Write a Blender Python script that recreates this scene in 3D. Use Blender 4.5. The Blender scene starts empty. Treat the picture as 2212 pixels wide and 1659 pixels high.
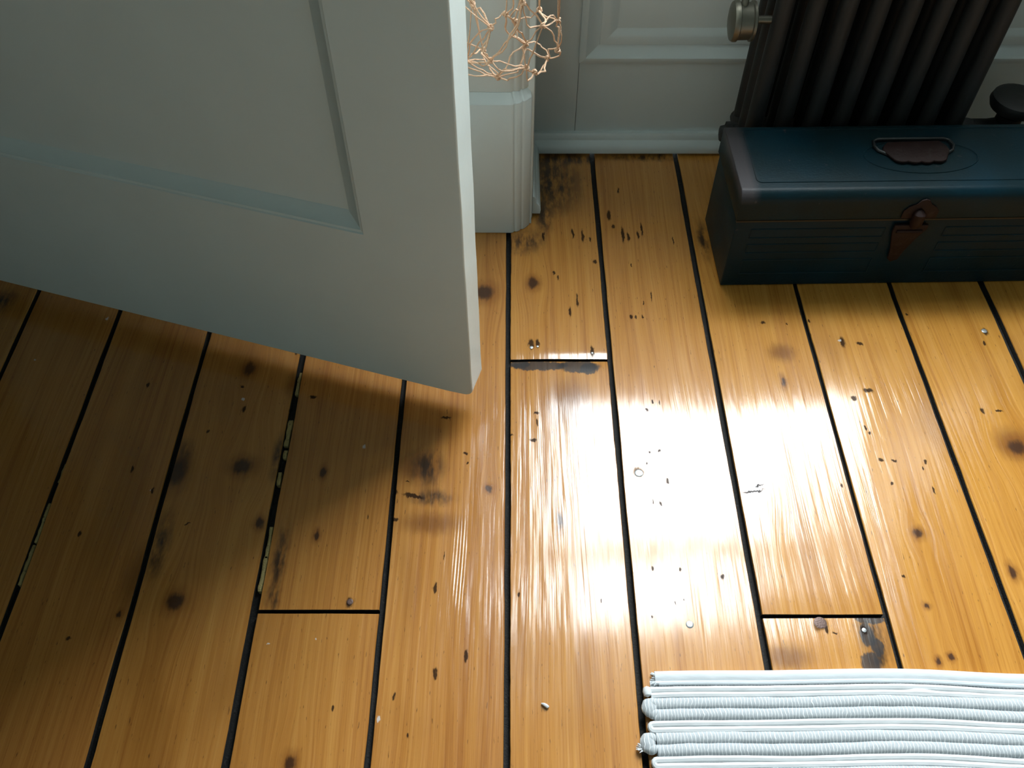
import bpy, bmesh, math, random
from mathutils import Vector, Matrix, noise

# ------------------------------------------------------------------ camera, sky, exposure
S = bpy.context.scene
C = S.collection
H, PITCH, FPX, CX, CY = 1.05, math.radians(52.35), 1880.0, 1106.0, 829.5
cd = bpy.data.cameras.new('camera'); cam = bpy.data.objects.new('camera', cd); C.objects.link(cam)
cd.sensor_width = 36.0; cd.lens = FPX / 2212 * 36.0; cd.clip_start = 0.02
cam.location = (0, 0, H); cam.rotation_euler = (math.pi / 2 - PITCH, 0, 0)
S.camera = cam

SKY = 32.0
world = bpy.data.worlds.new('overcast_sky'); S.world = world; world.use_nodes = True
wn = world.node_tree.nodes; wl = world.node_tree.links
tc = wn.new('ShaderNodeTexCoord'); sp = wn.new('ShaderNodeSeparateXYZ'); rp = wn.new('ShaderNodeValToRGB')
wl.new(tc.outputs['Generated'], sp.inputs[0]); wl.new(sp.outputs['Z'], rp.inputs[0])
rp.color_ramp.elements[0].position = 0.0; rp.color_ramp.elements[0].color = (.16, .18, .18, 1)      # street and gardens below the horizon
rp.color_ramp.elements[1].position = 1.0; rp.color_ramp.elements[1].color = (.90, .97, 1.0, 1)      # overcast: three times brighter overhead than at the horizon
e_ = rp.color_ramp.elements.new(.02); e_.color = (.32, .345, .36, 1)
wl.new(rp.outputs[0], wn['Background'].inputs[0]); wn['Background'].inputs[1].default_value = SKY

vs = S.view_settings
vs.view_transform = 'Standard'; vs.look = 'None'; vs.gamma = 1.0; vs.use_curve_mapping = False
vs.exposure = 0.0

# ------------------------------------------------------------------ helpers
random.seed(7)
R = math.radians
def floor_pt(px, py, z=0.0):
    a = (px - CX) / FPX; b = (CY - py) / FPX
    dy = math.cos(PITCH) + b * math.sin(PITCH); dz = -math.sin(PITCH) + b * math.cos(PITCH)
    t = (z - H) / dz
    return Vector((a * t, dy * t, z))
def wall_pt(px, py, Y):
    a = (px - CX) / FPX; b = (CY - py) / FPX
    dy = math.cos(PITCH) + b * math.sin(PITCH); dz = -math.sin(PITCH) + b * math.cos(PITCH)
    t = Y / dy
    return Vector((a * t, Y, H + dz * t))

def tag(o, label=None, cat=None, group=None, kind=None):
    if label: o['label'] = label
    if cat: o['category'] = cat
    if group: o['group'] = group
    if kind: o['kind'] = kind
    return o
def link(o, parent=None):
    C.objects.link(o)
    if parent is not None: o.parent = parent
    return o
def empty(name, loc=(0, 0, 0), rz=0.0, parent=None):
    o = bpy.data.objects.new(name, None); o.empty_display_size = .05
    o.location = loc; o.rotation_euler = (0, 0, rz)
    return link(o, parent)

class MB:
    def __init__(s): s.v = []; s.f = []
    def add(s, vs_, fs):
        n = len(s.v); s.v += [tuple(p) for p in vs_]; s.f += [tuple(i + n for i in f) for f in fs]; return s
    def box(s, a, b):
        x0, y0, z0 = a; x1, y1, z1 = b
        return s.add([(x0,y0,z0),(x1,y0,z0),(x1,y1,z0),(x0,y1,z0),(x0,y0,z1),(x1,y0,z1),(x1,y1,z1),(x0,y1,z1)],
                     [(3,2,1,0),(4,5,6,7),(0,1,5,4),(1,2,6,5),(2,3,7,6),(3,0,4,7)])
    def prism(s, poly, fn, t0, t1):           # poly: list of (a,b); fn(a,b,t)->xyz
        n = len(poly)
        vs_ = [fn(a, b, t0) for a, b in poly] + [fn(a, b, t1) for a, b in poly]
        fs = [tuple(range(n - 1, -1, -1)), tuple(range(n, 2 * n))]
        fs += [(i, (i + 1) % n, n + (i + 1) % n, n + i) for i in range(n)]
        return s.add(vs_, fs)
    def tube(s, pts, r, n=8, caps=True, squash=None):
        pts = [Vector(p) for p in pts]; m = len(pts)
        rr = r if isinstance(r, (list, tuple)) else [r] * m
        d0 = (pts[1] - pts[0]).normalized()
        up = Vector((0, 0, 1)) if abs(d0.z) < .9 else Vector((1, 0, 0))
        nx = d0.cross(up).normalized(); vs_ = []
        for i, p in enumerate(pts):
            d = (pts[min(i + 1, m - 1)] - pts[max(i - 1, 0)]).normalized()
            nx = (nx - d * nx.dot(d)).normalized(); ny = d.cross(nx)
            for k in range(n):
                a = 2 * math.pi * k / n
                q = squash if squash else 1.0
                vs_.append(p + nx * (math.cos(a) * rr[i]) + ny * (math.sin(a) * rr[i] * q))
        fs = [(i*n+k, i*n+(k+1) % n, (i+1)*n+(k+1) % n, (i+1)*n+k) for i in range(m-1) for k in range(n)]
        if caps: fs += [tuple(range(n-1, -1, -1)), tuple(range((m-1)*n, m*n))]
        return s.add(vs_, fs)
    def lathe(s, prof, n=24, M=None):          # prof: (r,h) about local Z
        M = M or Matrix.Identity(4); vs_ = []
        for r, h in prof:
            for k in range(n):
                a = 2 * math.pi * k / n
                vs_.append(M @ Vector((r * math.cos(a), r * math.sin(a), h)))
        m = len(prof)
        fs = [(i*n+k, i*n+(k+1) % n, (i+1)*n+(k+1) % n, (i+1)*n+k) for i in range(m-1) for k in range(n)]
        fs += [tuple(range(n-1, -1, -1)), tuple(range((m-1)*n, m*n))]
        return s.add(vs_, fs)
    def mesh(s, name, mat=None, smooth=False):
        me = bpy.data.meshes.new(name); me.from_pydata(s.v, [], s.f); me.validate()
        bm = bmesh.new(); bm.from_mesh(me); bmesh.ops.recalc_face_normals(bm, faces=bm.faces); bm.to_mesh(me); bm.free()
        if mat: me.materials.append(mat)
        if smooth:
            for p in me.polygons: p.use_smooth = True
        return me
    def build(s, name, mat, parent=None, smooth=False, bevel=0.0, seg=2):
        o = bpy.data.objects.new(name, s.mesh(name, mat, smooth)); link(o, parent)
        if bevel:
            b = o.modifiers.new('bevel', 'BEVEL'); b.width = bevel; b.segments = seg; b.limit_method = 'ANGLE'; b.angle_limit = R(35)
            for p in o.data.polygons: p.use_smooth = True
            o.data.set_sharp_from_angle(angle=R(40)) if not bevel else None
        elif smooth:
            o.data.set_sharp_from_angle(angle=R(40))
        return o

# ------------------------------------------------------------------ materials
def nodes(m):
    m.use_nodes = True; t = m.node_tree
    return t.nodes, t.links, t.nodes['Principled BSDF']
def paint(name, col, rough=.4, bump=.12, scale=60, var=.08, metallic=0.0, spec=.5, grime=None):
    m = bpy.data.materials.new(name); N, L, B = nodes(m)
    co = N.new('ShaderNodeTexCoord'); nz = N.new('ShaderNodeTexNoise'); nz.inputs['Scale'].default_value = scale; nz.inputs['Detail'].default_value = 2
    L.new(co.outputs['Object'], nz.inputs['Vector'])
    n2 = N.new('ShaderNodeTexNoise'); n2.inputs['Scale'].default_value = scale * .12; n2.inputs['Detail'].default_value = 2
    L.new(co.outputs['Object'], n2.inputs['Vector'])
    mx = N.new('ShaderNodeMix'); mx.data_type = 'RGBA'
    mx.inputs['A'].default_value = (*[c * (1 - var) for c in col], 1); mx.inputs['B'].default_value = (*[min(1, c * (1 + var)) for c in col], 1)
    L.new(n2.outputs['Fac'], mx.inputs['Factor']); out = mx.outputs['Result']
    if grime:
        rmp = N.new('ShaderNodeMapRange'); rmp.inputs['From Min'].default_value = .60; rmp.inputs['From Max'].default_value = .74
        n3 = N.new('ShaderNodeTexNoise'); n3.inputs['Scale'].default_value = scale * .5; n3.inputs['Detail'].default_value = 3
        L.new(co.outputs['Object'], n3.inputs['Vector']); L.new(n3.outputs['Fac'], rmp.inputs['Value'])
        m3 = N.new('ShaderNodeMix'); m3.data_type = 'RGBA'; m3.inputs['B'].default_value = (*grime, 1)
        L.new(out, m3.inputs['A']); L.new(rmp.outputs[0], m3.inputs['Factor']); out = m3.outputs['Result']
    L.new(out, B.inputs['Base Color'])
    B.inputs['Roughness'].default_value = rough; B.inputs['Metallic'].default_value = metallic; B.inputs['Specular IOR Level'].default_value = spec
    bp = N.new('ShaderNodeBump'); bp.inputs['Strength'].default_value = bump; bp.inputs['Distance'].default_value = .002
    L.new(nz.outputs['Fac'], bp.inputs['Height']); L.new(bp.outputs[0], B.inputs['Normal'])
    return m

M_wall = paint('off_white_gloss_paint', (.60, .645, .625), .38, .18, 70, .05)
M_door = paint('door_gloss_paint', (.75, .83, .80), .36, .10, 90, .04)
def flat(name, col, rough=.7):
    m = bpy.data.materials.new(name); N, L, B = nodes(m)
    co = N.new('ShaderNodeTexCoord'); nz = N.new('ShaderNodeTexNoise'); nz.inputs['Scale'].default_value = 3; nz.inputs['Detail'].default_value = 1
    L.new(co.outputs['Object'], nz.inputs['Vector'])
    mx = N.new('ShaderNodeMix'); mx.data_type = 'RGBA'; mx.inputs['A'].default_value = (*[c * .96 for c in col], 1); mx.inputs['B'].default_value = (*col, 1)
    L.new(nz.outputs['Fac'], mx.inputs['Factor']); D = N.new('ShaderNodeBsdfDiffuse'); L.new(mx.outputs['Result'], D.inputs['Color']); L.new(D.outputs[0], N['Material Output'].inputs['Surface']); N.remove(B)
    return m
M_plaster = flat('grey_green_plaster', (.46, .57, .58))
M_ceiling = flat('ceiling_paint', (.34, .40, .40), .8)
M_iron = paint('black_iron_paint', (.010, .0098, .0095), .6, .15, 120, .3)
M_gap = paint('grime_in_gaps', (.012, .011, .010), .8, .6, 400, .6, grime=(.035, .033, .03))
M_nickel = paint('tarnished_nickel', (.17, .16, .125), .42, .05, 200, .15, metallic=.85)
M_brass = paint('old_brass', (.45, .33, .16), .35, .05, 200, .15, metallic=.9)
M_nail = paint('nail_steel', (.42, .44, .44), .35, .1, 500, .3, metallic=.6)
M_rust = paint('rusty_nail', (.14, .085, .07), .5, .3, 500, .3, metallic=.3)
M_fill = paint('yellow_gap_filler', (.42, .33, .13), .75, .8, 500, .2, grime=(.12, .09, .04))
M_lint = paint('white_lint', (.8, .82, .84), .9, .5, 900, .1)
M_tool_red = paint('worn_red_paint', (.017, .0055, .004), .6, .3, 160, .35, spec=.25, grime=(.03, .018, .015))
M_wire = paint('dark_wire', (.02, .022, .022), .4, .1, 300, .2, metallic=.4)
M_cord = paint('peach_paper_cord', (.60, .38, .235), .6, .6, 700, .25)

m = bpy.data.materials.new('window_glass'); m.use_nodes = True; N = m.node_tree.nodes; L = m.node_tree.links
for n_ in list(N):
    if n_.type == 'BSDF_PRINCIPLED': N.remove(n_)
tr = N.new('ShaderNodeBsdfTransparent'); gl = N.new('ShaderNodeBsdfGlossy'); gl.inputs['Roughness'].default_value = .02
lw = N.new('ShaderNodeLayerWeight'); lw.inputs[0].default_value = .5; ms = N.new('ShaderNodeMixShader')
p5 = N.new('ShaderNodeMath'); p5.operation = 'POWER'; p5.inputs[1].default_value = 5; L.new(lw.outputs['Facing'], p5.inputs[0])
fr = N.new('ShaderNodeMath'); fr.operation = 'MULTIPLY_ADD'; fr.inputs[1].default_value = .9; fr.inputs[2].default_value = .03; L.new(p5.outputs[0], fr.inputs[0])
L.new(fr.outputs[0], ms.inputs[0]); L.new(tr.outputs[0], ms.inputs[1]); L.new(gl.outputs[0], ms.inputs[2])
L.new(ms.outputs[0], N['Material Output'].inputs['Surface']); M_glass = m

def toolbox_paint():
    m = bpy.data.materials.new('hammered_blue_green_paint'); N, L, B = nodes(m)
    co = N.new('ShaderNodeTexCoord'); n1 = N.new('ShaderNodeTexNoise'); n1.inputs['Scale'].default_value = 9; n1.inputs['Detail'].default_value = 4
    L.new(co.outputs['Object'], n1.inputs['Vector'])
    cr = N.new('ShaderNodeValToRGB'); cr.color_ramp.elements[0].position = .35; cr.color_ramp.elements[0].color = (.005, .017, .020, 1)
    cr.color_ramp.elements[1].position = .7; cr.color_ramp.elements[1].color = (.003, .025, .039, 1)
    L.new(n1.outputs['Fac'], cr.inputs[0])
    # worn grey border at the end of the lid and flecks of bare metal
    sx = N.new('ShaderNodeSeparateXYZ'); L.new(co.outputs['Object'], sx.inputs[0])
    e = N.new('ShaderNodeMapRange'); e.inputs['From Min'].default_value = .030; e.inputs['From Max'].default_value = .016
    L.new(sx.outputs['X'], e.inputs['Value'])
    zt = N.new('ShaderNodeMapRange'); zt.inputs['From Min'].default_value = .175; zt.inputs['From Max'].default_value = .189; L.new(sx.outputs['Z'], zt.inputs['Value'])
    mu = N.new('ShaderNodeMath'); mu.operation = 'MULTIPLY'; L.new(e.outputs[0], mu.inputs[0]); L.new(zt.outputs[0], mu.inputs[1])
    n2 = N.new('ShaderNodeTexNoise'); n2.inputs['Scale'].default_value = 70; n2.inputs['Detail'].default_value = 6; L.new(co.outputs['Object'], n2.inputs['Vector'])
    fl = N.new('ShaderNodeMapRange'); fl.inputs['From Min'].default_value = .70; fl.inputs['From Max'].default_value = .76; L.new(n2.outputs['Fac'], fl.inputs['Value'])
    mxm = N.new('ShaderNodeMath'); mxm.operation = 'MAXIMUM'; L.new(mu.outputs[0], mxm.inputs[0]); L.new(fl.outputs[0], mxm.inputs[1])
    mx = N.new('ShaderNodeMix'); mx.data_type = 'RGBA'; mx.inputs['B'].default_value = (.055, .05, .053, 1)
    L.new(cr.outputs[0], mx.inputs['A']); L.new(mxm.outputs[0], mx.inputs['Factor']); L.new(mx.outputs['Result'], B.inputs['Base Color'])
    B.inputs['Roughness'].default_value = .42; B.inputs['Specular IOR Level'].default_value = .16
    n3 = N.new('ShaderNodeTexNoise'); n3.inputs['Scale'].default_value = 260; L.new(co.outputs['Object'], n3.inputs['Vector'])
    bp = N.new('ShaderNodeBump'); bp.inputs['Strength'].default_value = .25; bp.inputs['Distance'].default_value = .001
    L.new(n3.outputs['Fac'], bp.inputs['Height']); L.new(bp.outputs[0], B.inputs['Normal'])
    return m
M_tool = toolbox_paint()

def rag(name, col, thread=None):
    m = bpy.data.materials.new(name); N, L, B = nodes(m)
    co = N.new('ShaderNodeTexCoord'); n1 = N.new('ShaderNodeTexNoise'); n1.inputs['Scale'].default_value = 130; n1.inputs['Detail'].default_value = 5
    mp = N.new('ShaderNodeMapping'); mp.inputs['Scale'].default_value = (.35, 1, 1); L.new(co.outputs['Object'], mp.inputs[0]); L.new(mp.outputs[0], n1.inputs['Vector'])
    mx = N.new('ShaderNodeMix'); mx.data_type = 'RGBA'; mx.inputs['A'].default_value = (*[c * .84 for c in col], 1); mx.inputs['B'].default_value = (*col, 1)
    L.new(n1.outputs['Fac'], mx.inputs['Factor']); out = mx.outputs['Result']; height = n1.outputs['Fac']
    if thread:
        n2 = N.new('ShaderNodeTexNoise'); n2.inputs['Scale'].default_value = 55; L.new(co.outputs['Object'], n2.inputs['Vector'])
        sx = N.new('ShaderNodeSeparateXYZ'); L.new(co.outputs['Object'], sx.inputs[0])
        ad = N.new('ShaderNodeMath'); ad.operation = 'MULTIPLY_ADD'; ad.inputs[1].default_value = .0085; L.new(n2.outputs['Fac'], ad.inputs[0]); L.new(sx.outputs['X'], ad.inputs[2])
        sn = N.new('ShaderNodeMath'); sn.operation = 'MULTIPLY'; sn.inputs[1].default_value = 2 * math.pi / .0042; L.new(ad.outputs[0], sn.inputs[0])
        s2 = N.new('ShaderNodeMath'); s2.operation = 'SINE'; L.new(sn.outputs[0], s2.inputs[0])
        mr = N.new('ShaderNodeMapRange'); mr.inputs['From Min'].default_value = .50; mr.inputs['From Max'].default_value = .85; L.new(s2.outputs[0], mr.inputs['Value'])
        m2 = N.new('ShaderNodeMix'); m2.data_type = 'RGBA'; m2.inputs['B'].default_value = (*thread, 1); L.new(out, m2.inputs['A']); L.new(mr.outputs[0], m2.inputs['Factor']); out = m2.outputs['Result']
        mh = N.new('ShaderNodeMath'); mh.operation = 'ADD'; L.new(mr.outputs[0], mh.inputs[0]); L.new(n1.outputs['Fac'], mh.inputs[1]); height = mh.outputs[0]
    L.new(out, B.inputs['Base Color']); B.inputs['Roughness'].default_value = .95; B.inputs['Specular IOR Level'].default_value = .15
    bp = N.new('ShaderNodeBump'); bp.inputs['Strength'].default_value = .6; bp.inputs['Distance'].default_value = .0012
    L.new(height, bp.inputs['Height']); L.new(bp.outputs[0], B.inputs['Normal'])
    return m
M_rag_white = rag('white_rag', (.80, .83, .84))
M_rag_grey = rag('grey_rag', (.52, .56, .585), (.80, .83, .84))
M_hem = rag('white_hem_twill', (.74, .79, .82))

# --- varnished pine: every plank has its own marks (knots, nail holes, stains and dark patches)
def pine(name, seed, marks, dens=1.0, tone=0.0):
    m = bpy.data.materials.new(name); N, L, B = nodes(m)
    def nd(t, **kw):
        n_ = N.new(t)
        for k, v in kw.items(): setattr(n_, k, v)
        return n_
    def setin(n_, i, v):
        if hasattr(v, 'is_output'): L.new(v, n_.inputs[i])
        else: n_.inputs[i].default_value = v
    def math_(op, a, b=None, c=None):
        n_ = nd('ShaderNodeMath', operation=op); setin(n_, 0, a)
        if b is not None: setin(n_, 1, b)
        if c is not None: setin(n_, 2, c)
        return n_.outputs[0]
    def rng(v, a, b, c=0.0, d=1.0, mode='SMOOTHSTEP'):
        n_ = nd('ShaderNodeMapRange', interpolation_type=mode); setin(n_, 'Value', v)
        for k, x in zip(('From Min', 'From Max', 'To Min', 'To Max'), (a, b, c, d)): n_.inputs[k].default_value = x
        return n_.outputs[0]
    def noise_(vec, scale, detail=3, rough=.55):
        n_ = nd('ShaderNodeTexNoise'); L.new(vec, n_.inputs['Vector']); n_.inputs['Scale'].default_value = scale
        n_.inputs['Detail'].default_value = detail; n_.inputs['Roughness'].default_value = rough
        return n_
    def mapping(vec, loc=(0, 0, 0), rot=0.0, scale=(1, 1, 1), typ='POINT'):
        n_ = nd('ShaderNodeMapping', vector_type=typ); L.new(vec, n_.inputs[0]); n_.inputs['Location'].default_value = loc
        n_.inputs['Rotation'].default_value = (0, 0, rot); n_.inputs['Scale'].default_value = scale
        return n_.outputs[0]
    def mix(a, b, f, blend='MIX'):
        n_ = nd('ShaderNodeMix', data_type='RGBA', blend_type=blend)
        for i, v in (('A', a), ('B', b), ('Factor', f)):
            if hasattr(v, 'is_output'): L.new(v, n_.inputs[i])
            else: n_.inputs[i].default_value = (*v, 1) if isinstance(v, tuple) else v
        return n_.outputs['Result']
    pos = nd('ShaderNodeTexCoord').outputs['Object']
    sd = seed * 3.71
    # jittered position for ragged mark outlines
    nj = noise_(mapping(pos, scale=(1.6, .7, 1)), 90, 2, .7)
    vj = nd('ShaderNodeVectorMath', operation='MULTIPLY_ADD'); L.new(nj.outputs['Color'], vj.inputs[0]); vj.inputs[1].default_value = (.007, .012, 0)
    vs2 = nd('ShaderNodeVectorMath', operation='ADD'); L.new(pos, vs2.inputs[0]); vs2.inputs[1].default_value = (-.0035, -.006, 0)
    L.new(vs2.outputs[0], vj.inputs[2]); rag_pos = vj.outputs[0]
    # grain flows around the knots
    shift = None
    for k in marks:
        if k[0] != 'knot': continue
        _, x, y, rx, ry, rot, st = k
        q = mapping(pos, (x, y, 0), 0, (rx * 4.0, ry * 6.5, 1), 'TEXTURE')
        ln = nd('ShaderNodeVectorMath', operation='LENGTH'); L.new(q, ln.inputs[0])
        fall = rng(ln.outputs['Value'], 1.0, .1)
        sx = nd('ShaderNodeSeparateXYZ'); L.new(q, sx.inputs[0])
        s_ = math_('MULTIPLY', math_('MULTIPLY', sx.outputs['X'], fall), -rx * 2.2)
        shift = s_ if shift is None else math_('ADD', shift, s_)
    xyz = nd('ShaderNodeSeparateXYZ'); L.new(pos, xyz.inputs[0])
    lown = noise_(mapping(pos, loc=(sd, sd * .7, sd), scale=(5, .9, 1)), 1.0, 2)
    gx = math_('MULTIPLY_ADD', lown.outputs['Fac'], .055, xyz.outputs['X'])
    if shift is not None: gx = math_('ADD', gx, shift)
    cb = nd('ShaderNodeCombineXYZ'); L.new(gx, cb.inputs['X']); L.new(xyz.outputs['Y'], cb.inputs['Y']); cb.inputs['Z'].default_value = sd
    g = cb.outputs[0]
    broad = noise_(mapping(g, scale=(28, 1.3, 1)), 1.0, 2).outputs['Fac']
    ring = noise_(mapping(g, scale=(210, 1.6, 1)), 1.0, 2, .6).outputs['Fac']
    fine = noise_(mapping(g, scale=(760, 12, 1)), 1.0, 2, .65).outputs['Fac']
    fleck = noise_(mapping(pos, scale=(420, 60, 1)), 1.0, 2, .6).outputs['Fac']
    blot = noise_(mapping(pos, loc=(sd, sd, 0), scale=(9, 3.2, 1)), 1.0, 2).outputs['Fac']
    base = nd('ShaderNodeValToRGB'); e = base.color_ramp.elements
    t = tone
    e[0].position = .30; e[0].color = (.34 + t, .120 + t * .5, .018, 1)
    e[1].position = .72; e[1].color = (.62 + t, .300 + t * .6, .068, 1)
    k1 = e.new(.5); k1.color = (.50 + t, .215 + t * .6, .040, 1)
    mixv = math_('ADD', math_('MULTIPLY', ring, .46), math_('ADD', math_('MULTIPLY', broad, .30), math_('MULTIPLY', fine, .30)))
    L.new(math_('SUBTRACT', mixv, .03), base.inputs[0]); col = base.outputs[0]
    col = mix(col, (.30, .115, .018), math_('MULTIPLY', rng(blot, .56, .76), .55))
    col = mix(col, (.10, .04, .012), math_('MULTIPLY', rng(fleck, .66, .74), .75))
    col = mix(col, (.22, .085, .018), math_('MULTIPLY', rng(fine, .62, .8), .35))
    stn = noise_(mapping(pos, scale=(70, 26, 1)), 1.0, 3, .6).outputs['Fac'] if any(k[0] == 'patch' for k in marks) else None
    hole_h = None; ridge_h = None
    order = {'halo': 0, 'patch': 1, 'knot': 2, 'hole': 3, 'white': 4, 'grey': 1, 'ridge': 5}
    for k in sorted(marks, key=lambda a: order[a[0]]):
        ty, x, y, rx, ry, rot, st = k
        src = rag_pos
        q = mapping(src, (x, y, 0), rot, (rx, ry, 1), 'TEXTURE')
        ln = nd('ShaderNodeVectorMath', operation='LENGTH'); L.new(q, ln.inputs[0]); d = ln.outputs['Value']
        if ty == 'ridge':
            wv = math_('MULTIPLY', rng(d, 1.0, .3), math_('SINE', math_('MULTIPLY', gx, 1500.0))); ridge_h = wv if ridge_h is None else math_('ADD', ridge_h, wv)
        elif ty == 'halo': col = mix(col, (.20, .070, .012), math_('MULTIPLY', rng(d, 1.3, .2), .8 * st))
        elif ty == 'patch': col = mix(col, (.030, .016, .010), math_('MULTIPLY', math_('MULTIPLY', rng(d, 1.5, .2), rng(math_('ADD', stn, math_('MULTIPLY', ring, .35)), .45, .80)), .95 * st))
        elif ty == 'grey': col = mix(col, (.030, .027, .028), math_('MULTIPLY', rng(d, 1.1, .8), st))
        elif ty == 'knot':
            col = mix(col, (.25, .085, .012), math_('MULTIPLY', rng(d, 2.2, .8), .6 * st))
            col = mix(col, (.055, .020, .008), math_('MULTIPLY', rng(math_('ADD', d, math_('MULTIPLY', math_('SUBTRACT', ring, .5), .8)), 1.15, .45), .95 * st))
        elif ty == 'hole':
            msk = rng(d, 1.05, .5); col = mix(col, (.022, .013, .010), math_('MULTIPLY', msk, .92 * st))
            hole_h = msk if hole_h is None else math_('MAXIMUM', hole_h, msk)
        else: col = mix(col, (.72, .72, .70), math_('MULTIPLY', rng(d, 1.0, .5), .8 * st))
    L.new(col, B.inputs['Base Color'])
    dent = noise_(mapping(pos, loc=(sd, 0, 0), scale=(42, 5, 1)), 1.0, 2, .6).outputs['Fac']
    B.inputs['IOR'].default_value = 1.5; B.inputs['Coat IOR'].default_value = 1.58
    if hole_h is not None:
        L.new(math_('MULTIPLY_ADD', hole_h, -.16, .18), B.inputs['Specular IOR Level']); L.new(math_('MULTIPLY_ADD', hole_h, -.8, .9), B.inputs['Coat Weight'])
    else: B.inputs['Coat Weight'].default_value = .9; B.inputs['Specular IOR Level'].default_value = .18
    L.new(rng(dent, .3, .7, .28, .40, 'LINEAR'), B.inputs['Roughness'])
    L.new(rng(math_('ADD', fine, dent), .7, 1.4, .07, .17, 'LINEAR'), B.inputs['Coat Roughness'])
    hgt = math_('ADD', math_('MULTIPLY', ring, .9), math_('MULTIPLY', fine, .25))
    hgt = math_('ADD', hgt, math_('MULTIPLY', dent, 3.2))
    if ridge_h is not None: hgt = math_('ADD', hgt, math_('MULTIPLY', ridge_h, .3))
    bp = nd('ShaderNodeBump'); bp.inputs['Strength'].default_value = .5; bp.inputs['Distance'].default_value = .0006
    L.new(hgt, bp.inputs['Height']); L.new(bp.outputs[0], B.inputs['Normal']); L.new(bp.outputs[0], B.inputs['Coat Normal'])
    return m

# ------------------------------------------------------------------ the room
XL, XR, YB, YW, ZC = -1.02, 2.5, -2.4, 1.17, 2.95       # left wall, right wall, wall behind the camera, window wall, ceiling
EX0, EX1, YA = .036, 1.064, 1.377                        # window recess: sides and apron
def bevel_where(o, fn, w, seg=2):          # bevel only the edges whose both ends satisfy fn
    at_ = o.data.attributes.new('bevel_weight_edge', 'FLOAT', 'EDGE')
    for e_ in o.data.edges: at_.data[e_.index].value = 1.0 if all(fn(o.data.vertices[i].co) for i in e_.vertices) else 0.0
    b_ = o.modifiers.new('bevel', 'BEVEL'); b_.width = w; b_.segments = seg; b_.limit_method = 'WEIGHT'
def struct(o, label, cat): return tag(o, label, cat, kind='structure')

floor = MB().box((XL - 1.1, YB, -.05), (XR, 1.40, -.011)).build('floor', M_gap)
struct(floor, 'floor of wide amber varnished pine planks with black gaps', 'floor')

GAPS = [(-.786, .0072), (-.639, .0078), (-.4838, .0070), (-.3272, .0095), (-.165, .0072), (-.006, .0072), (.1530, .0080), (.3122, .0085), (.4735, .0064), (.6315, .0078), (.786, .0105)]
left = [(-.786 - .158 * k, .006) for k in range(1, 9)]; right = [(.786 + .158 * k, .006) for k in range(1, 11)]
allg = sorted(left + GAPS + right)

P = floor_pt
MARKS = []
def mk(ty, px, py, rx, ry, rot=0.0, st=1.0):
    c = P(px, py); sx = (P(px + 1, py) - c).length; sy = (P(px, py + 1) - c).length
    MARKS.append((ty, c.x, c.y, rx * sx, ry * sy, R(rot), st))
for a in [(540,797,15,15),(525,1008,26,18),(382,1020,24,34),(378,1300,21,21),(698,1020,8,12),(685,1157,7,12),(627,1650,15,22),(1043,632,25,18),
          (1056,1055,9,9),(1985,1152,12,11),(2196,966,24,16),(2188,1235,9,15),(2055,1418,8,8),(2028,1428,7,9),(2002,1308,7,7),(1693,825,6,13),
          (1152,612,13,13),(560,1130,11,13),(258,1326,6,8),(1625,1052,26,22),(1210,1125,8,20)]: mk('knot', *a)
for a in [(1688,762,34,22),(930,1130,75,28),(905,1010,60,36),(2195,960,50,40),(640,830,30,30),(1230,870,60,60),(300,1250,40,80),(1700,1420,60,30)]: mk('halo', *a)
for a in [(922,1010,34,44),(935,1075,46,17),(1195,395,60,70),(1135,522,42,26),(603,985,16,48),(604,1210,17,85),(590,1290,16,30),(1885,1372,34,44),(1900,1425,26,26),
          (345,1180,22,70),(395,990,20,40),(1240,345,130,12),(1420,340,150,8),(8,650,26,22),(1175,470,18,36),(1520,520,14,40),(985,560,26,40)]: mk('patch', *a)  # stains and grime, also a soft dark area at the plinth corner
for a in [(1165,790,64,11),(1250,792,48,13),(1122,786,24,9),(1272,797,20,12),(1880,1340,34,9),(1872,1372,16,26),(1895,1400,14,20),(1880,1432,22,22)]: mk('grey', *a, 0, .9)
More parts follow.
